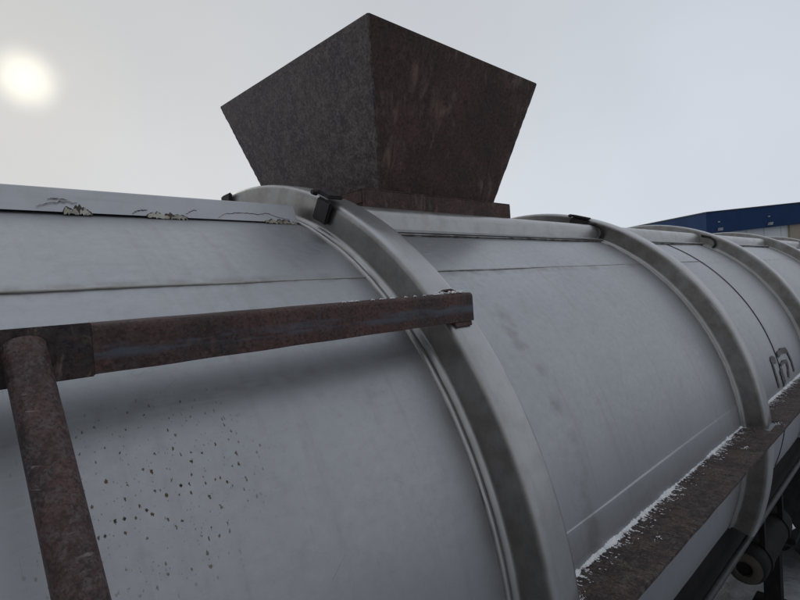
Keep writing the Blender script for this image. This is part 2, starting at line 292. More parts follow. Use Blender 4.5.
# ------------------------------------------------------------------ mesh helpers
class MB:
    def __init__(s): s.v = []; s.f = []
    def add(s, vs, fs):
        o = len(s.v); s.v += [tuple(v) for v in vs]; s.f += [tuple(i+o for i in q) for q in fs]; return s
    def box(s, x0, x1, y0, y1, z0, z1):
        return s.add([(x, y, z) for x in (x0, x1) for y in (y0, y1) for z in (z0, z1)],
                     [(0, 1, 3, 2), (4, 6, 7, 5), (0, 4, 5, 1), (2, 3, 7, 6), (0, 2, 6, 4), (1, 5, 7, 3)])
    def prism(s, poly, a, b):
        """poly: list of 3-D points on one side, b - a : offset vector"""
        n = len(poly); off = Vector(b)-Vector(a)
        vs = [Vector(p) for p in poly]; vs += [p+off for p in vs]
        fs = [tuple(range(n))[::-1], tuple(range(n, 2*n))]+[(i, (i+1) % n, n+(i+1) % n, n+i) for i in range(n)]
        return s.add(vs, fs)
    def tube(s, pts, r, n=16, caps=True, jitter=0.0):
        pts = [Vector(p) for p in pts]; rings = []
        rad = r if isinstance(r, (list, tuple)) else [r]*len(pts)
        d0 = (pts[1]-pts[0]).normalized(); ref = Vector((0, 0, 1)) if abs(d0.z) < 0.9 else Vector((1, 0, 0))
        u = d0.cross(ref).normalized()
        for i, p in enumerate(pts):
            d = (pts[min(i+1, len(pts)-1)]-pts[max(i-1, 0)]).normalized()
            u = (u-d*u.dot(d)).normalized(); w = d.cross(u)
            k = rad[i]*(1+random.uniform(-jitter, jitter))
            rings.append([p+(u*math.cos(2*math.pi*j/n)+w*math.sin(2*math.pi*j/n))*k for j in range(n)])
        vs = [v for q in rings for v in q]; fs = []
        for i in range(len(pts)-1):
            for j in range(n):
                fs.append((i*n+j, i*n+(j+1) % n, (i+1)*n+(j+1) % n, (i+1)*n+j))
        if caps: fs += [tuple(range(n))[::-1], tuple(range((len(pts)-1)*n, len(pts)*n))]
        return s.add(vs, fs)
    def lathe(s, prof, axis='x', c=(0, 0, 0), n=40):
        """prof: closed list of (along, radius)"""
        vs = []
        for a, r in prof:
            for j in range(n):
                t = 2*math.pi*j/n; p, q = r*math.cos(t), r*math.sin(t)
                vs.append((c[0]+a, c[1]+p, c[2]+q) if axis == 'x' else (c[0]+p, c[1]+a, c[2]+q))
        fs = []
        for i in range(len(prof)-1):
            for j in range(n): fs.append((i*n+j, i*n+(j+1) % n, (i+1)*n+(j+1) % n, (i+1)*n+j))
        return s.add(vs, fs)
    def build(s, name, mat, parent=None, smooth=None, bevel=0.0, keep=False):
        me = bpy.data.meshes.new(name); me.from_pydata(s.v, [], s.f); me.validate()
        import bmesh
        bm = bmesh.new(); bm.from_mesh(me)
        bmesh.ops.remove_doubles(bm, verts=bm.verts, dist=1e-6)
        if not keep: bmesh.ops.recalc_face_normals(bm, faces=bm.faces)
        if bevel:
            bmesh.ops.bevel(bm, geom=[e for e in bm.edges if e.is_manifold and e.calc_face_angle(0) > 0.5], offset=bevel, segments=2, affect='EDGES', clamp_overlap=True)
        bm.to_mesh(me); bm.free()
        if smooth is not None:
            me.polygons.foreach_set('use_smooth', [True]*len(me.polygons)); me.set_sharp_from_angle(angle=math.radians(smooth))
        me.materials.append(mat)
        o = bpy.data.objects.new(name, me); col.objects.link(o)
        if parent is not None:
            o.parent = parent
            w = Vector((0, 0, 0)); p = parent
            while p is not None: w += p.location; p = p.parent
            o.location = -w            # so mesh coordinates are world coordinates
        return o
def thing(name, label, cat, loc, group=None):
    o = bpy.data.objects.new(name, None); col.objects.link(o); o.location = loc; o.empty_display_size = 0.2
    o['label'] = label; o['category'] = cat
    if group: o['group'] = group
    return o
def P(x, deg, r=R0):
    a = math.radians(deg); return Vector((x, -math.cos(a)*r, math.sin(a)*r))

# ------------------------------------------------------------------ ground
def ground():
    vs = []; fs = []
    def axis(lo, hi):
        a = [-900, -400, -160, -70, -30]; n = int((hi-lo)/0.25)
        return a+[lo+(hi-lo)*i/n for i in range(n+1)]+[30, 70, 160, 400, 900]
    xs = axis(-6, 16); ys = axis(-9, 9)
    for x in xs:
        for y in ys:
            near = 1.0 if abs(x-5) < 11 and abs(y) < 9 else 0.0
            h = (noise.noise(Vector((x*0.8, y*0.8, 3)))*0.05+noise.noise(Vector((x*2.2, y*2.2, 7)))*0.025)*near
            vs.append((x, y, GZ+h-0.03))
    n = len(ys)
    for i in range(len(xs)-1):
        for j in range(n-1): fs.append((i*n+j, (i+1)*n+j, (i+1)*n+j+1, i*n+j+1))
    o = MB().add(vs, fs).build('ground', GROUND, smooth=60); o['kind'] = 'structure'
ground()

# ------------------------------------------------------------------ the tank trailer
T = thing('tank_trailer', 'long dull grey metal tank trailer with raised hoops round its barrel', 'tank trailer', (3.4, 0, GZ))

def dent(x, a):
    p = Vector((x*1.1, math.cos(a)*1.3, math.sin(a)*1.3))
    d = noise.noise(p*1.5)*0.0026+noise.noise(p*4.0+Vector((5, 1, 2)))*0.0005
    for xr in RINGS:        # the shell stays true to the circle where a hoop is welded on
        k = min(1.0, abs(x-xr-0.04)/0.25); d *= k*k*(3-2*k)
    return d
def shell():
    # rolled plates butted under the hoops, at the girth joint and at the two long seams
    cuts = [X0]+[xr+.045 for xr in RINGS[:3]]+[3.335]+[xr+.045 for xr in RINGS[3:]]+[X1]
    nA = 216
    for x0, x1 in zip(cuts, cuts[1:]):
        nx = max(2, round((x1-x0)/.05))
        for j0, j1 in ((30, 78), (78, 246)):
            vs = []; fs = []; w = j1-j0+1
            for i in range(nx+1):
                x = x0+(x1-x0)*i/nx
                for j in range(j0, j1+1):
                    a = 2*math.pi*j/nA; r = R0+dent(x, a); vs.append((x, -math.cos(a)*r, math.sin(a)*r))
            for i in range(nx):
                for j in range(w-1): fs.append((i*w+j, (i+1)*w+j, (i+1)*w+j+1, i*w+j+1))
            MB().add(vs, fs).build('shell_plate', TANK, T, smooth=50, keep=True)
    for xe, sg in ((X0, -1), (X1, 1)):       # dished ends
        MB().lathe([(sg*0.25*math.sin(k*math.pi/16), max(0.001, R0*math.cos(k*math.pi/16))) for k in range(9)], 'x', (xe, 0, 0), 80).build('dished_end', TANK, T, smooth=50)
shell()

RING_PROF = [(-.030, -.002), (-.029, .004), (-.024, .0075), (-.018, .0065), (-.015, .003), (-.011, .003), (-.008, .008), (-.003, .010), (0.0, .013), (.0004, .017), (.0020, .045), (.0034, .068), (.0036, .0715),
             (.0050, .0765), (.0085, .0808), (.0135, .0838), (.0200, .0854), (.0260, .0860), (.082, .0860), (.090, .0848), (.097, .080), (.1005, .072), (.101, .069), (.110, .016), (.116, .004), (.122, -.002)]
def ring(xr):
    n = 150; a0, a1 = -21.0, 201.0; k = len(RING_PROF); vs = []; fs = []
    for i in range(n+1):
        a = a0+(a1-a0)*i/n
        for j, (dx, dr) in enumerate(RING_PROF):
            w = noise.noise(Vector((xr*3+a*0.03, j*0.1, 1)))*0.0012 if 1 < j < k-1 else 0
            if 1 <= j <= 7: w += noise.noise(Vector((a*1.3, j*0.5, xr)))*0.0015
            vs.append(P(xr+dx, a, R0+dr+w))
    for i in range(n):
        for j in range(k-1): fs.append((i*k+j, i*k+j+1, (i+1)*k+j+1, (i+1)*k+j))
    fs += [tuple(range(k)), tuple(range(n*k, n*k+k))]
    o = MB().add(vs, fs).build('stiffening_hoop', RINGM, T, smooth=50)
    o.data.materials.append(RING_GROOVE)        # darker metal tone for the narrow groove on the weld side
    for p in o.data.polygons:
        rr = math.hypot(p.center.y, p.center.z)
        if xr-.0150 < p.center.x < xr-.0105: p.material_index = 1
    return o
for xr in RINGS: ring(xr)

# ---- spill coaming along the top, both sides
CP = [(-.447, .888), (-.4475, .900), (-.4555, .9035), (-.4560, .9075), (-.4500, .9095), (-.4340, .9110), (-.4290, .9150), (-.4270, .935), (-.4255, .952), (-.4210, .965), (-.412, .9755), (-.400, .982), (-.388, .985), (-.360, .986), (-.312, .986), (-.304, .982), (-.300, .972), (-.298, .950)]
def coaming(x0, x1, side):
    n = max(2, int((x1-x0)/0.06)); k = len(CP); vs = []; fs = []
    for i in range(n+1):
        x = x0+(x1-x0)*i/n
        w = noise.noise(Vector((x*2, side, 4)))*0.0012
        for (y, z) in CP: vs.append((x, (y+w)*side, z+w))
    for i in range(n):
        for j in range(k-1): fs.append((i*k+j, i*k+j+1, (i+1)*k+j+1, (i+1)*k+j))
    fs += [tuple(range(k)), tuple(range(n*k, n*k+k))]
    o = MB().add(vs, fs).build('coaming_rail', COAM, T, smooth=40)
    MB().tube([(x0+(x1-x0)*i/90, side*(-.4505+random.uniform(-.0015, .0015)), .8955) for i in range(91)], [random.uniform(.001, .0038) for _ in range(91)], 6).build('sealant', DARKGAP, o, smooth=60)
    return o
for side in (1, -1):
    for a, b in ((1, 2), (2, 3), (3, 4), (4, 5)): coaming(RINGS[a]+.119, RINGS[b]-.002, side)
def cover_sheet(side):
    # flat folded sheet with a narrow open gap at its foot
    pr = [(-.3905, .9262), (-.3895, .9272), (-.3705, .973), (-.366, .977), (-.30, .990), (-.298, .955), (-.302, .955), (-.303, .984), (-.365, .972), (-.3685, .970), (-.388, .9258)]
    n = 36; k = len(pr); vs = []; fs = []
    for i in range(n+1):
        x = X0+0.1+(RINGS[1]-.034-X0-0.1)*i/n
        w = noise.noise(Vector((x*2.3, side*3, 9)))*0.002
        for j, (y, z) in enumerate(pr): vs.append((x, (y+(w if j in (0, 1, 10) else 0.3*w))*side, z+(0.3*w)))
    for i in range(n):
        for j in range(k): fs.append((i*k+j, i*k+(j+1) % k, (i+1)*k+(j+1) % k, (i+1)*k+j))
    fs += [tuple(range(k)), tuple(range(n*k, n*k+k))]
    return MB().add(vs, fs).build('cover_sheet', SHEET, T, smooth=30)
CS = cover_sheet(1); cover_sheet(-1)

# old sealant lumps and cracks along the foot of the cover sheet
def sheet_pt(x, h, out=0.0):          # h = 0 at the foot, 1 at the top fold
    return Vector((x, -.3900+.0195*h-out*0.9, 0.9265+.0465*h+out*0.35))
SEAL = [(0.258, 0.306, 0.24), (0.415, 0.500, 0.16), (0.700, 0.790, 0.14)]
rs = random.Random(3)
def ragged(x0, x1, lo, hi, out, th, mat, name, n=26, amp=.10, bottom=None):
    # thin ragged flake lying on the face of the sheet
    vs = []; fs = []
    for i in range(n+1):
        u = i/n; x = x0+(x1-x0)*u; e = math.sin(math.pi*min(1, max(0, u)))**0.35
        h1 = lo+(hi-lo)*e*(1+noise.noise(Vector((x*150, out*900, 1)))*.9+rs.uniform(-1, 1)*amp); h0 = lo+rs.uniform(-amp, amp)*.35
        if bottom is not None: h0 = min(h0, bottom)
        for h in (h0, max(h1, h0+.01)):
            for o in (out, out+th): vs.append(sheet_pt(x+rs.uniform(-.0006, .0006), h, o))
    for i in range(n):
        o = i*4; fs += [(o+1, o+3, o+7, o+5), (o, o+1, o+5, o+4), (o+2, o+6, o+7, o+3), (o, o+4, o+6, o+2)]
    e = n*4; fs += [(0, 2, 3, 1), (e, e+1, e+3, e+2)]
    MB().add(vs, fs).build(name, mat, CS)
def fissure(seq, w):
    vs = []; fs = []; pts = []
    for (xa, ha), (xb, hb) in zip(seq, seq[1:]):
        for i in range(7): pts.append((xa+(xb-xa)*i/7, ha+(hb-ha)*i/7+rs.uniform(-.035, .035)))
    pts.append(seq[-1]); n = len(pts)-1
    for i, (x, h) in enumerate(pts):
        ww = w*rs.uniform(.25, 1.0)*math.sin(math.pi*(i+.5)/(n+1))**.5
        for hh_ in (h-ww, h+ww):
            for o in (.0002, .0009): vs.append(sheet_pt(x, hh_, o))
    for i in range(n):
        o = i*4; fs += [(o+1, o+3, o+7, o+5), (o, o+1, o+5, o+4), (o+2, o+6, o+7, o+3), (o, o+4, o+6, o+2)]
    e = n*4; fs += [(0, 2, 3, 1), (e, e+1, e+3, e+2)]
    MB().add(vs, fs).build('crack', DARKGAP, CS)
for (a, b, hh) in SEAL:
    ragged(a-.003, b+.003, -.06, hh+.01, .0003, .0006, DARKGAP, 'lifted_edge', amp=.16)
    ragged(a, a+(b-a)*.55, -.10, hh*.75, .0008, .0016, CAULK, 'sealant', n=18, amp=.14)
    ragged(a+(b-a)*.58, b, -.10, hh*.55, .0008, .0014, CAULK, 'sealant', n=14, amp=.16)
for seq in ([(0.215, 0.20), (0.235, 0.36), (0.262, 0.46), (0.285, 0.44)], [(0.50, 0.18), (0.515, 0.36), (0.528, 0.42)], [(0.575, 0.02), (0.592, 0.30), (0.625, 0.40), (0.655, 0.42), (0.69, 0.38), (0.71, 0.48), (0.74, 0.28), (.775, .15)],
            [(0.385, .1), (.40, .25), (.418, .3)], [(.235, .55), (.25, .58), (.27, .57)]):
    fissure(seq, .018)

# ---- weld seams along the barrel
def seam(x0, x1, deg, r, name='weld_seam', mat=WELD):
    n = int((x1-x0)/0.012); pts = []; rad = []
    for i in range(n+1):
        x = x0+(x1-x0)*i/n
        pts.append(P(x, deg+noise.noise(Vector((x*5, deg, 0)))*0.10, R0+0.0005)); rad.append(r*(0.75+0.5*random.random()))
    return MB().tube(pts, rad, 6).build(name, mat, T, smooth=70)
seam(X0+.1, RINGS[1]-.03, 50.0, .0027)
seam(RINGS[1]+.12, RINGS[2]-.03, 50.8, .0016)
seam(RINGS[2]+.12, 3.32, 51.0, .0016)
# open girth joint between the second and third hoops
MB().tube([P(3.335+0.0015*noise.noise(Vector((a*0.2, 2, 2))), a, R0+.001) for a in range(-20, 64)], .0022, 6).build('girth_joint', PIPEM, T, smooth=70)
# lap strip above the running board
def lap(x0, x1):
    m = MB(); n = 50; vs = []; fs = []
    pr = [(4.4, -.002), (4.4, .0035), (9.2, .0035), (9.65, .003), (9.8, -.002)]
    k = len(pr)
    for i in range(n+1):
        x = x0+(x1-x0)*i/n
        for d, r in pr: vs.append(P(x, d+noise.noise(Vector((x*3, d, 0)))*.08, R0+r+.0005))
    for i in range(n):
        for j in range(k-1): fs.append((i*k+j, i*k+j+1, (i+1)*k+j+1, (i+1)*k+j))
    fs += [tuple(range(k)), tuple(range(n*k, n*k+k))]
    m.add(vs, fs).build('lap_strip', TANK, T, smooth=30)
lap(RINGS[1]+.123, RINGS[2]-.031)

# ---- dark clamps on the hoops
def clamp(xr, deg, w=0.040, h=0.052, tail=False, lip=True):
    a = math.radians(deg); rad = Vector((0, -math.cos(a), math.sin(a))); tan = Vector((0, -math.sin(a), -math.cos(a)))  # tan: down the slope
    c = Vector((xr, 0, 0))+rad*(R0+0.060); ex = Vector((1, 0, 0))
    m = MB()
    def slab(x0, x1, t0, t1, r0, r1, sk=0.0):
        vs = []
        for x in (x0, x1):
            for t_ in (t0, t1):
                for r_ in (r0, r1): vs.append(c+ex*(x)+tan*(t_+sk*r_)+rad*r_)
        m.add(vs, [(0, 1, 3, 2), (4, 6, 7, 5), (0, 4, 5, 1), (2, 3, 7, 6), (0, 2, 6, 4), (1, 5, 7, 3)])
    slab(-.013, -.001, -w/2, w/2, -h/2, h/2-.004, 0.12)       # plate against the side of the hoop
    if lip: slab(-.016, .034, -w/2-.004, w/2-.006, h/2-.004+.006, h/2+.012)   # lip bent over the crown
    o = m.build('hoop_clamp', BLACK, T, bevel=.004)
    if lip: MB().lathe([(-.008, .0005), (-.008, .006), (.0, .008), (.006, .009), (.012, .0005)], 'x', c+ex*-.022+rad*(h/2+.004)+tan*(-w/2), 12).build('bolt', BLACK, o, smooth=40)
    if tail:
        q = [c+ex*-.006+tan*(w/2), c+ex*-.012+tan*(w/2+.04)+rad*.006, c+ex*-.014+tan*(w/2+.075)+rad*-.006, c+ex*-.014+tan*(w/2+.09)+rad*-.03, c+ex*-.012+tan*(w/2+.082)+rad*-.058]
        MB().tube(q, .0075, 8).build('hose', BLACK, o, smooth=60)
    return o
clamp(RINGS[1], 63.8, .062, .066)
clamp(RINGS[1], 93.0, .062, .050, lip=False)
clamp(RINGS[2], 71.5, .095, .036, True)
clamp(RINGS[3], 65, .02, .02, True, False)

# ---- running board on the side, notched round the hoops
def board(x0, x1):
    yo, yi, zt, zb = -1.134, -.9945, .080, .071
    dx, dy = .0125, .0116
    nx = int(round((x1-x0)/dx)); ny = 12; dy = (yi-yo)/ny
    def cut(i, j):
        x = x0+(i+.5)*(x1-x0)/nx; y = yo+(j+.5)*dy
        if not (0 <= i < nx and 0 <= j < ny): return True
        return any(xr-.034 < x < xr+.128 for xr in RINGS) and y > -1.094
    idx = {}; vs = []; fs = []
    def vid(i, j, top):
        k = (i, j, top)
        if k not in idx:
            x = x0+i*(x1-x0)/nx; y = yo+j*dy
            d = noise.noise(Vector((x*30, y*45, 0)))*.0022+noise.noise(Vector((x*110, y*70, 5)))*.0020
            if j == 0: y += noise.noise(Vector((x*9, 0, 8)))*.0015
            idx[k] = len(vs); vs.append((x, y, zt+d if top else zb))
        return idx[k]
    for i in range(nx):
        for j in range(ny):
            if cut(i, j): continue
            fs.append((vid(i, j, 1), vid(i+1, j, 1), vid(i+1, j+1, 1), vid(i, j+1, 1)))
            fs.append((vid(i, j, 0), vid(i, j+1, 0), vid(i+1, j+1, 0), vid(i+1, j, 0)))
            for (di, dj, a, b) in ((-1, 0, (i, j), (i, j+1)), (1, 0, (i+1, j), (i+1, j+1)), (0, -1, (i, j), (i+1, j)), (0, 1, (i, j+1), (i+1, j+1))):
                if cut(i+di, j+dj): fs.append((vid(*a, 1), vid(*b, 1), vid(*b, 0), vid(*a, 0)))
    return MB().add(vs, fs).build('running_board', STEPM, T, smooth=50)
RB = board(.956, 6.02)
# frost crust along the inner edge of the board and a few crumbs on it
def frost():
    r = random.Random(11); m = MB()
    ico = [(0, 0, 1), (.894, 0, .447), (.276, .851, .447), (-.724, .526, .447), (-.724, -.526, .447), (.276, -.851, .447), (.724, .526, -.447), (-.276, .851, -.447), (-.894, 0, -.447), (-.276, -.851, -.447), (.724, -.526, -.447), (0, 0, -1)]
    fi = [(0, 1, 2), (0, 2, 3), (0, 3, 4), (0, 4, 5), (0, 5, 1), (1, 6, 2), (2, 7, 3), (3, 8, 4), (4, 9, 5), (5, 10, 1), (6, 7, 2), (7, 8, 3), (8, 9, 4), (9, 10, 5), (10, 6, 1), (11, 7, 6), (11, 8, 7), (11, 9, 8), (11, 10, 9), (11, 6, 10)]
    def crumb(x, y, z, s):
        m.add([(x+a*s*r.uniform(.7, 1.4), y+b*s*r.uniform(.7, 1.3), z+c*s*r.uniform(.5, 1.0)) for a, b, c in ico], fi)
    def dn(x): return 0.45+max(0, .28-.4*abs(x-1.2))+0.8*noise.noise(Vector((x*6, 3, 0)))+0.6*noise.noise(Vector((x*19, 8, 0)))+0.4*noise.noise(Vector((x*60, 2, 0)))
    # continuous ragged crust in the corner
    seg = [(.958, RINGS[2]-.036), (RINGS[2]+.130, RINGS[3]-.036)]
    for (a, b) in seg:
        n = int((b-a)/.0035); vs = []; fs = []
        for i in range(n+1):
            x = a+(b-a)*i/n; d = max(.0, dn(x)); w = .0045+.011*d*(0.6+0.8*r.random()); hgt = .003+.006*d*(0.5+r.random())
            for (fy, fz) in ((0, 1.0), (.30, .85), (.65, .45), (1.0, 0.0)):
                vs.append((x+r.uniform(-.001, .001), -.9960-w*fy*r.uniform(.9, 1.1), .0805+hgt*fz*r.uniform(.75, 1.2)))
            vs.append((x, -.9955, .079))
        for i in range(n):
            for j in range(3): fs.append((i*5+j, i*5+j+1, i*5+j+6, i*5+j+5))
        m.add(vs, fs)
    def flake(x, y, z, s_):
        sx, sy = s_*r.uniform(.5, 1.0), s_*r.uniform(.9, 2.2); an = r.uniform(-.6, .6); ca, sa = math.cos(an), math.sin(an)
        m.add([(x+(a*sx*ca-b*sy*sa)*r.uniform(.6, 1.5), y+(a*sx*sa+b*sy*ca)*r.uniform(.6, 1.4), z+c*s_*.5*r.uniform(.5, 1.2)) for a, b, c in ico], fi)
    for k in range(19000):
        x = r.uniform(.96, 4.0)
        if any(xr-.034 < x < xr+.128 for xr in RINGS): continue
        dens = dn(x)
        if r.random() > max(.10, dens): continue
        d = r.expovariate(1/(.007+.010*max(0, dens)))
        vein = noise.noise(Vector((x*130, d*30, 4)))
        if d > .05 or vein < -.05+d*6: continue
        flake(x, -.9985-d, .0805+max(0, .004-d*.3), r.uniform(.0008, .0022))
    for k in range(420):        # white weathered patch at the end against the first hoop
        crumb(.958+abs(r.gauss(0, .012)), r.uniform(-1.06, -1.0), .081, r.uniform(.0005, .0013))
    for (cx, cy, n, sp) in ((2.18, -1.075, 34, .013), (1.32, -1.08, 16, .012), (2.58, -1.10, 40, .020)):
        for k in range(n): crumb(cx+r.gauss(0, sp), cy+r.gauss(0, sp*.45), .0815, r.uniform(.0006, .0018))
    o = m.build('frost', SNOW, RB, smooth=80); o['kind'] = 'stuff'
frost()

# ---- faded stencil mark on the barrel, cut through by the girth joint
def stroke(pts, w):
    m = MB(); vs = []; fs = []
    dens = []
    for (a, b) in zip(pts, pts[1:]):
        for i in range(6): dens.append((a[0]+(b[0]-a[0])*i/6, a[1]+(b[1]-a[1])*i/6))
    dens.append(pts[-1])
    for i, (x, d) in enumerate(dens):
        p0 = dens[max(0, i-1)]; p1 = dens[min(len(dens)-1, i+1)]
        tx, ty = p1[0]-p0[0], math.radians(p1[1]-p0[1]); l = math.hypot(tx, ty); nx, ny = -ty/l, tx/l
        ww = w*(0.8+0.4*random.random())/2
        for s in (1, -1):
            for rr in (.0025, .0040): vs.append(P(x+nx*ww*s, d+math.degrees(ny*ww*s), R0+rr))
    for i in range(len(dens)-1):
        o = i*4; fs += [(o+1, o+3, o+7, o+5), (o, o+1, o+5, o+4), (o+2, o+6, o+7, o+3), (o, o+4, o+6, o+2)]
    e = (len(dens)-1)*4; fs += [(0, 2, 3, 1), (e, e+1, e+3, e+2)]
    m.add(vs, fs).build('stencil_mark', STENCIL, T)
stroke([(3.225, 6.0), (3.205, 10.5), (3.20, 14.6)], .024)
stroke([(3.20, 14.2), (3.245, 14.2), (3.285, 13.4)], .034)
stroke([(3.36, 14.5), (3.46, 15.0), (3.585, 14.4)], .030)
stroke([(3.585, 14.6), (3.63, 10.5), (3.64, 7.0)], .024)
stroke([(3.335, 10.4), (3.345, 8.4), (3.36, 5.8)], .055)
stroke([(3.36, 11.4), (3.44, 11.8), (3.52, 11.4)], .018)
stroke([(3.52, 11.4), (3.505, 9.0), (3.48, 6.6)], .026)

# ---- underframe
for s in (1, -1):
    MB().box(X0+.4, X1-.3, s*.935, s*.885, -.55, -.350).build('side_sill', FRAME, T, bevel=.006)
    MB().box(X0+.3, X1-.2, s*.52, s*.40, -1.16, -.98).build('chassis_beam', FRAME, T, bevel=.006)
MB().tube([(X0+.5, -.985, -.420), (X1-.5, -.985, -.425)], .013, 12).build('conduit_pipe', PIPEM, T, smooth=60)
for x in (-2.0, .87, 2.55, 4.1, 6.11, 7.99):
    MB().prism([(x, y, z) for y, z in ((-.93, -.54), (-.93, -.40), (-.84, -.545), (-.70, -.72), (-.45, -.90), (0, -1.003), (.45, -.90), (.70, -.72), (.84, -.545), (.93, -.40), (.93, -.54), (.52, -.985), (-.52, -.985))], (0, 0, 0), (.012, 0, 0)).build('saddle_plate', FRAME, T)
for x in (3.2, 4.7, 5.05, 6.3, 7.2): MB().box(x, x+.10, -.40, .40, -1.12, -1.0).build('cross_member', FRAME, T)
# air reservoir hung under the sill
ar = MB().lathe([(0.012, .0005), (0.010, .028), (-.003, .030), (-.005, .046), (-.003, .066), (.006, .080), (.030, .090), (.06, .092), (.66, .092), (.70, .085), (.72, .04), (.725, .0005)], 'x', (3.0, -.858, -.785), 40).build('air_reservoir', FRAME, T, smooth=40)
MB().lathe([(.004, .034), (-.007, .038), (-.009, .052), (-.006, .066), (.004, .078), (.010, .078)], 'x', (3.0, -.858, -.785), 40).build('end_cap', TANCAP, ar, smooth=40)
for x in (3.12, 3.55):
    b = MB().lathe([(0, .093), (0, .098), (.035, .098), (.035, .093), (0, .093)], 'x', (x, -.858, -.785), 32); b.box(x, x+.035, -.925, -.90, -.72, -.545); b.build('strap', FRAME, ar, smooth=40)
# wheels
def wheel(x, y, s):
    w = MB(); R = .50; zc = GZ+R-.015
    prof = [(-.115, .30), (-.125, .36), (-.128, .44), (-.112, .482), (-.09, .497), (-.055, .50), (-.05, .488), (-.04, .488), (-.035, .50), (.0, .50), (.035, .50), (.04, .488), (.05, .488), (.055, .50), (.09, .497), (.112, .482), (.128, .44), (.125, .36), (.115, .30), (-.115, .30)]
    e = bpy.data.objects.new('wheel', None); col.objects.link(e); e.parent = T; e.location = Vector((x, y, zc))-T.location
    def put(mb, n, mat, sm=40):
        me_o = mb.build(n, mat, None, smooth=sm); me_o.parent = e; return me_o
    put(w.lathe(prof, 'y', (0, 0, 0), 48), 'tyre', TYRE)
    put(MB().lathe([(-.11*s, .0005), (-.115*s, .06), (-.09*s, .10), (-.03*s, .12), (-.02*s, .22), (-.05*s, .27), (-.112*s, .302), (.112*s, .302), (.112*s, .28), (.0, .26), (.0, .0005)], 'y', (0, 0, 0), 40), 'rim', RIMM)
for x in (5.55, 6.75):
    for y, s in ((-.80, 1), (-.50, 1), (.50, -1), (.80, -1)): wheel(x, y, s)
    MB().tube([(x, -.9, GZ+.485), (x, .9, GZ+.485)], .06, 12).build('axle', FRAME, T, smooth=40)
# mud flaps ahead of the wheels, support legs and the frame clutter between them
for s in (1, -1):
    MB().prism([(4.86, s*a, z) for a, z in ((.36, -.60), (.97, -.60), (.97, -1.38), (.92, -1.45), (.42, -1.45), (.36, -1.38))], (0, 0, 0), (.012, 0, 0)).build('mud_flap', TYRE, T)
    MB().box(4.80, 4.86, s*.30, s*.99, -.62, -.55).build('flap_bracket', FRAME, T, bevel=.004)
    lg = MB().box(4.28, 4.38, s*.66, s*.76, -1.66, -.60).build('support_leg', FRAME, T, bevel=.006)
    MB().box(4.20, 4.46, s*.58, s*.84, GZ-.01, -1.66).build('foot_plate', FRAME, lg, bevel=.005)
    MB().tube([(4.33, s*.70, -.95), (4.33, s*.45, -1.10)], .025, 8).build('brace', FRAME, T)

# ------------------------------------------------------------------ hopper on top of the tank
H = thing('rusty_hopper', 'open rusty steel hopper flaring upwards on top of the tank', 'hopper', (1.458, -.02, .988))
ZB, ZT = 1.047, 1.515
xb0, xb1, yb0, yb1 = 1.159, 1.777, -.330, .290
xt0, xt1, yt0, yt1 = 1.018, 1.911, -.480, .440
def panel(a, b, c, d, mat, inset=0.004, seed=0):
    """a b on the bottom, c d on the top (d over a); a thin plate with a slightly bowed face"""
    a, b, c, d = map(Vector, (a, b, c, d)); n = (b-a).cross(d-a).normalized(); th = .006; k = 14
    vs = []; fs = []
    for side in (0, 1):
        for i in range(k+1):
            for j in range(k+1):
                u, v = i/k, j/k
                p = (a*(1-u)+b*u)*(1-v)+(d*(1-u)+c*u)*v
                w = math.sin(math.pi*u)*math.sin(math.pi*v)*.004*(1 if seed % 2 else -1)+noise.noise(p*5)*.0015*math.sin(math.pi*u)
                vs.append(p+n*(w-(0 if side == 0 else th)))
    q = (k+1)*(k+1)
    for i in range(k):
        for j in range(k):
            o = i*(k+1)+j; fs.append((o, o+k+1, o+k+2, o+1)); fs.append((q+o, q+o+1, q+o+k+2, q+o+k+1))
    for i in range(k):
        for (o1, o2) in ((i*(k+1), (i+1)*(k+1)), (i*(k+1)+k, (i+1)*(k+1)+k), (i, i+1), (k*(k+1)+i, k*(k+1)+i+1)): fs.append((o1, o2, q+o2, q+o1))
    return MB().add(vs, fs).build('side_panel', mat, H, smooth=30)
g = .0045
pl_ = panel((xb0, yb1-g, ZB), (xb0, yb0+g, ZB), (xt0, yt0+g, ZT), (xt0, yt1-g, ZT), HOPL, seed=1)
pl_['label'] = 'greyish mottled end panel of the hopper'
pr_ = panel((xb0+g, yb0, ZB), (xb1-g, yb0, ZB), (xt1-g, yt0, ZT), (xt0+g, yt0, ZT), HOPR, seed=2)
pr_['label'] = 'red brown streaked side panel of the hopper'
panel((xb1, yb0+g, ZB), (xb1, yb1-g, ZB), (xt1, yt1-g, ZT), (xt1, yt0+g, ZT), HOPL, seed=3)
panel((xb1-g, yb1, ZB), (xb0+g, yb1, ZB), (xt0+g, yt1, ZT), (xt1-g, yt1, ZT), HOPR, seed=4)
def corner(a, b):
    a, b = Vector(a), Vector(b); n = 40
    MB().tube([a+(b-a)*i/n for i in range(n+1)], [.0032*(.7+.6*random.random()) for _ in range(n+1)], 7).build('corner_weld', HOPL, H, smooth=60)
e = .003
corner((xb0+e, yb0+e, ZB), (xt0+e, yt0+e, ZT-.002)); corner((xb1-e, yb0+e, ZB), (xt1-e, yt0+e, ZT-.002)); corner((xb0+e, yb1-e, ZB), (xt0+e, yt1-e, ZT-.002)); corner((xb1-e, yb1-e, ZB), (xt1-e, yt1-e, ZT-.002))
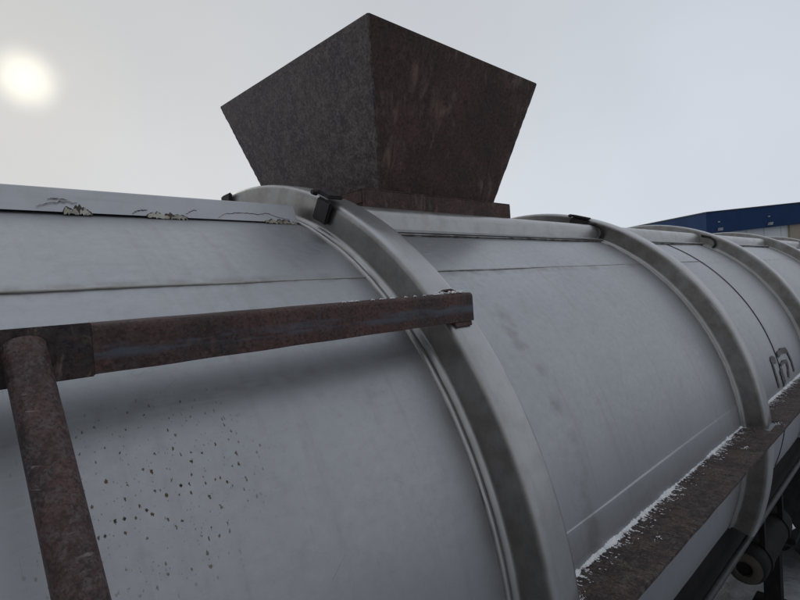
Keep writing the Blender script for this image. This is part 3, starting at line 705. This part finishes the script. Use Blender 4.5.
# collar of flat bars: long bars sit on the coaming rails, end bars clear the crown of the tank
cx0, cx1, cy0, cy1 = 1.066, 1.852, -.360, .322
MB().box(cx0, cx1, cy0, cy0+.012, .9875, 1.0455).build('collar_bar', HOPR, H, bevel=.0015)
MB().box(cx0, cx1, cy1-.012, cy1, .9875, 1.0455).build('collar_bar', HOPR, H, bevel=.0015)
MB().box(cx0, cx0+.012, cy0+.0125, cy1-.0125, 1.0055, 1.045).build('collar_bar', HOPR, H, bevel=.0015)
MB().box(cx1-.012, cx1, cy0+.0125, cy1-.0125, 1.0055, 1.045).build('collar_bar', HOPR, H, bevel=.0015)
def flange():
    o = [(cx0+.001, cy0+.001), (cx1-.001, cy0+.001), (cx1-.001, cy1-.001), (cx0+.001, cy1-.001)]; i = [(xb0+.01, yb0+.01), (xb1-.01, yb0+.01), (xb1-.01, yb1-.01), (xb0+.01, yb1-.01)]
    vs = [(x, y, z) for z in (1.0462, 1.0492) for x, y in o+i]; fs = []
    for k in range(4):
        l = (k+1) % 4
        fs += [(8+k, 8+l, 12+l, 12+k), (k, 4+k, 4+l, l), (k, l, 8+l, 8+k), (4+k, 12+k, 12+l, 4+l)]
    MB().add(vs, fs).build('collar_flange', HOPR, H)
flange()

# ------------------------------------------------------------------ rusty guard rail resting on the first hoop
G = thing('guard_rail', 'rusty angle iron rail on a slanting pipe post beside the tank', 'guard rail', (.105, -1.20, GZ))
def angle_iron():
    # front leg and top leg of an angle; waviness along its length
    pr = [(-.875, .657), (-.875, .7085), (-.8742, .7125), (-.8718, .7155), (-.868, .7174), (-.864, .7178), (-.816, .7178), (-.816, .7118), (-.868, .7118), (-.8685, .7105), (-.8685, .657)]
    n = 70; k = len(pr); vs = []; fs = []
    for i in range(n+1):
        x = -.55+(.906+.55)*i/n
        for j, (y, z) in enumerate(pr):
            w = noise.noise(Vector((x*14, j*2.1, 6)))*.0009
            vs.append((x, y+w, z+w*(1.4 if j in (1, 2, 3, 4, 5) else .6)))
    for i in range(n):
        for j in range(k): fs.append((i*k+j, i*k+(j+1) % k, (i+1)*k+(j+1) % k, (i+1)*k+j))
    fs += [tuple(range(k)), tuple(range(n*k, n*k+k))]
    return MB().add(vs, fs).build('rail', RAILM, G, smooth=40)
angle_iron()
MB().box(-.55, .172, -.8785, -.8762, .6555, .7195).build('splice_plate', SPLICE, G, bevel=.0012)
# weld tab under the rail end and crust on top
MB().prism([(.842, -.8745, .6565), (.900, -.8745, .6565), (.897, -.8775, .647), (.845, -.8775, .647)], (0, 0, 0), (0, .012, 0)).build('weld_tab', HOPR, G, bevel=.001)
m = MB(); r = random.Random(5)
for k in range(22):
    x = .80+.085*r.random(); m.tube([(x-.006, -.862+r.uniform(-.01, .012), .7185), (x, -.862+r.uniform(-.01, .012), .7215), (x+.006, -.862+r.uniform(-.01, .012), .7185)], [.0006, r.uniform(.0010, .0022), .0006], 6)
for k in range(16):
    x = r.uniform(.55, .80); m.tube([(x-.004, -.870, .718), (x, -.869, .7195), (x+.005, -.870, .718)], [.0005, r.uniform(.0006, .0012), .0005], 5)
o = m.build('frost', SNOW, G, smooth=60); o['kind'] = 'stuff'
MB().tube([(.83, -.842, .719), (.85, -.84, .7235), (.875, -.842, .724), (.893, -.845, .7185)], [.0015, .0035, .004, .0015], 8).build('weld_lump', HOPR, G, smooth=60)
def post():
    a = Vector((.1045, -.862, .7185)); b = Vector((.106, -1.05, .482)); d = (b-a).normalized()
    pts = [a+d*(.026+.32*i/20) for i in range(21)]
    e = pts[-1]; 
    for i in range(1, 9):           # bend to vertical
        t_ = i/8; ang = math.atan2(-d.y, -d.z)*(1-t_)
        e = e+Vector((0, -math.sin(ang), -math.cos(ang)))*.035; pts.append(e)
    pts.append(Vector((e.x, e.y, 0.0))); pts.append(Vector((e.x, e.y, -1.0))); pts.append(Vector((e.x, e.y, GZ+.004)))
    MB().tube(pts, .0212, 28).build('post', POSTM, G, smooth=50)
    MB().box(e.x-.08, e.x+.08, e.y-.08, e.y+.08, GZ-.02, GZ+.012).build('foot_plate', RAILM, G, bevel=.003)
post()

# ------------------------------------------------------------------ building beyond the tank
BLUE = mat_plain('blue_fascia_paint', (0.014, 0.038, 0.105), (0.018, 0.046, 0.12), 0.7, scale=0.8)
BLUE.node_tree.nodes['Principled BSDF'].inputs['Specular IOR Level'].default_value = 0.15
WALLW = mat_plain('pale_wall_panel', (0.60, 0.63, 0.66), (0.68, 0.71, 0.73), 0.6, scale=0.6)
WALLT = mat_plain('tan_wall_panel', (0.30, 0.26, 0.20), (0.36, 0.31, 0.24), 0.7, scale=0.6)
ROOFM = mat_plain('snowy_metal_roof', (0.42, 0.45, 0.49), (0.60, 0.62, 0.65), 0.6, scale=0.7)
LAMPM = mat_plain('white_lamp_housing', (0.30, 0.32, 0.36), (0.40, 0.42, 0.45), 0.5)
def building():
    c0 = Vector((33.69, 7.60, 0)); ux = Vector((.837, -.547, 0)).normalized(); uy = Vector((.547, .837, 0)).normalized()
    B = thing('metal_building', 'low metal building with a deep blue roof fascia beyond the tank', 'building', (c0.x, c0.y, GZ))
    half, dep, z0, rise, fh = 24.0, 34.0, 3.86, 24.0*.056, 1.22
    def W(u, v, z): return c0+ux*u+uy*v+Vector((0, 0, z))
    def ztop(u): return z0+rise*(u/half if u <= half else 2-u/half)
    def wall(poly, off, name, mat): MB().prism(poly, (0, 0, 0), off).build(name, mat, B)
    zf = lambda u: ztop(u)-fh-.02
    g0 = GZ-.2
    wall([W(.35, .35, g0), W(half, .35, g0), W(2*half-.35, .35, g0), W(2*half-.35, .35, zf(2*half-.35)+.6), W(half, .35, zf(half)+.6), W(.35, .35, zf(.35)+.6)], uy*.25, 'end_wall', WALLW)
    wall([W(.35, .61, g0), W(.35, dep, g0), W(.35, dep, z0-fh+.5), W(.35, .61, z0-fh+.5)], ux*.25, 'side_wall', WALLW)
    wall([W(2*half-.6, .61, g0), W(2*half-.6, dep, g0), W(2*half-.6, dep, z0-fh+.5), W(2*half-.6, .61, z0-fh+.5)], ux*.25, 'side_wall', WALLW)
    wall([W(.61, dep-.3, g0), W(half, dep-.3, g0), W(2*half-.61, dep-.3, g0), W(2*half-.61, dep-.3, zf(2*half-.35)+.6), W(half, dep-.3, zf(half)+.6), W(.61, dep-.3, zf(.35)+.6)], uy*.25, 'end_wall', WALLW)
    # tan bays on the end wall
    for a, b in ((5.9, 8.6), (20, 25), (34, 38.5)):
        wall([W(a, .20, g0), W(b, .20, g0), W(b, .20, min(zf(a), zf(b))+.3), W(a, .20, min(zf(a), zf(b))+.3)], uy*.148, 'tan_bay', WALLT)
    # wall ribs
    for k in range(40):
        u = .6+k*1.2
        if any(a-.1 < u < b+.1 for a, b in ((5.9, 8.6), (20, 25), (34, 38.5))): continue
        wall([W(u, .30, g0), W(u+.06, .30, g0), W(u+.06, .30, zf(u)+.3), W(u, .30, zf(u)+.3)], uy*.049, 'wall_rib', WALLW)
    # raked fascia boards, two panels each half
    for a, b in ((0, half), (half, 2*half)):
        f = MB().prism([W(a, 0, ztop(a)-fh), W(b, 0, ztop(b)-fh), W(b, 0, ztop(b)), W(a, 0, ztop(a))], (0, 0, 0), uy*.12).build('fascia', BLUE, B)
        MB().prism([W(a, -.03, ztop(a)+.004), W(b, -.03, ztop(b)+.004), W(b, -.03, ztop(b)+.06), W(a, -.03, ztop(a)+.06)], (0, 0, 0), uy*.16).build('fascia_trim', PIPEM, f)
    for u in (0, 2*half-.12):
        MB().prism([W(u, .121, z0-fh), W(u, dep, z0-fh), W(u, dep, z0), W(u, .121, z0)], (0, 0, 0), ux*.12).build('fascia', BLUE, B)
    MB().prism([W(-.03, .131, z0+.004), W(-.03, dep, z0+.004), W(-.03, dep, z0+.06), W(-.03, .131, z0+.06)], (0, 0, 0), ux*.16).build('fascia_trim', PIPEM, B)
    for a, b in ((.121, half), (half, 2*half-.121)):
        MB().prism([W(a, .125, ztop(a)-.10), W(b, .125, ztop(b)-.10), W(b, .125, ztop(b)-.02), W(a, .125, ztop(a)-.02)], (0, 0, 0), uy*(dep-.2)).build('roof', ROOFM, B)
    # little floodlights on the fascia
    for u in (.81, 4.22, 11.2, 17.0):
        zc = ztop(u)-fh+.18
        l = MB().prism([W(u-.10, -.16, zc-.06), W(u+.10, -.16, zc-.06), W(u+.10, -.22, zc+.10), W(u-.10, -.22, zc+.10)], (0, 0, 0), uy*.16).build('floodlight', LAMPM, B)
        MB().prism([W(u-.05, -.05, zc+.42), W(u+.05, -.05, zc+.42), W(u+.05, -.05, zc+.49), W(u-.05, -.05, zc+.49)], (0, 0, 0), uy*.049).build('bracket', LAMPM, l)
building()
# snow caught on the underframe
def snow_lump(cx, cy, cz, sx, sy, sz, parent, seed):
    vs = []; fs = []; n, k = 14, 8
    for i in range(k+1):
        for j in range(n):
            a, b = math.pi*i/k, 2*math.pi*j/n
            p = Vector((math.sin(a)*math.cos(b), math.sin(a)*math.sin(b), math.cos(a)))
            q = 1+.55*noise.noise(p*1.6+Vector((seed, 0, 0)))+.25*noise.noise(p*4+Vector((0, seed, 0)))
            vs.append((cx+p.x*sx*q, cy+p.y*sy*q, cz+max(-.15, p.z)*sz*q))
    for i in range(k):
        for j in range(n): fs.append((i*n+j, i*n+(j+1) % n, (i+1)*n+(j+1) % n, (i+1)*n+j))
    o = MB().add(vs, fs).build('snow_clump', SNOW, parent, smooth=70)
sb = MB().box(4.02, 4.28, -.90, -.66, -1.06, -1.02).build('stay_bracket', FRAME, T, bevel=.004)
snow_lump(4.12, -.755, -1.018, .07, .05, .045, sb, 2)
snow_lump(4.20, -.85, -1.018, .03, .02, .02, sb, 5)
MB().box(4.10, 4.16, -.70, -.40, -1.10, -1.061).build('stay_bracket', FRAME, T, bevel=.004)
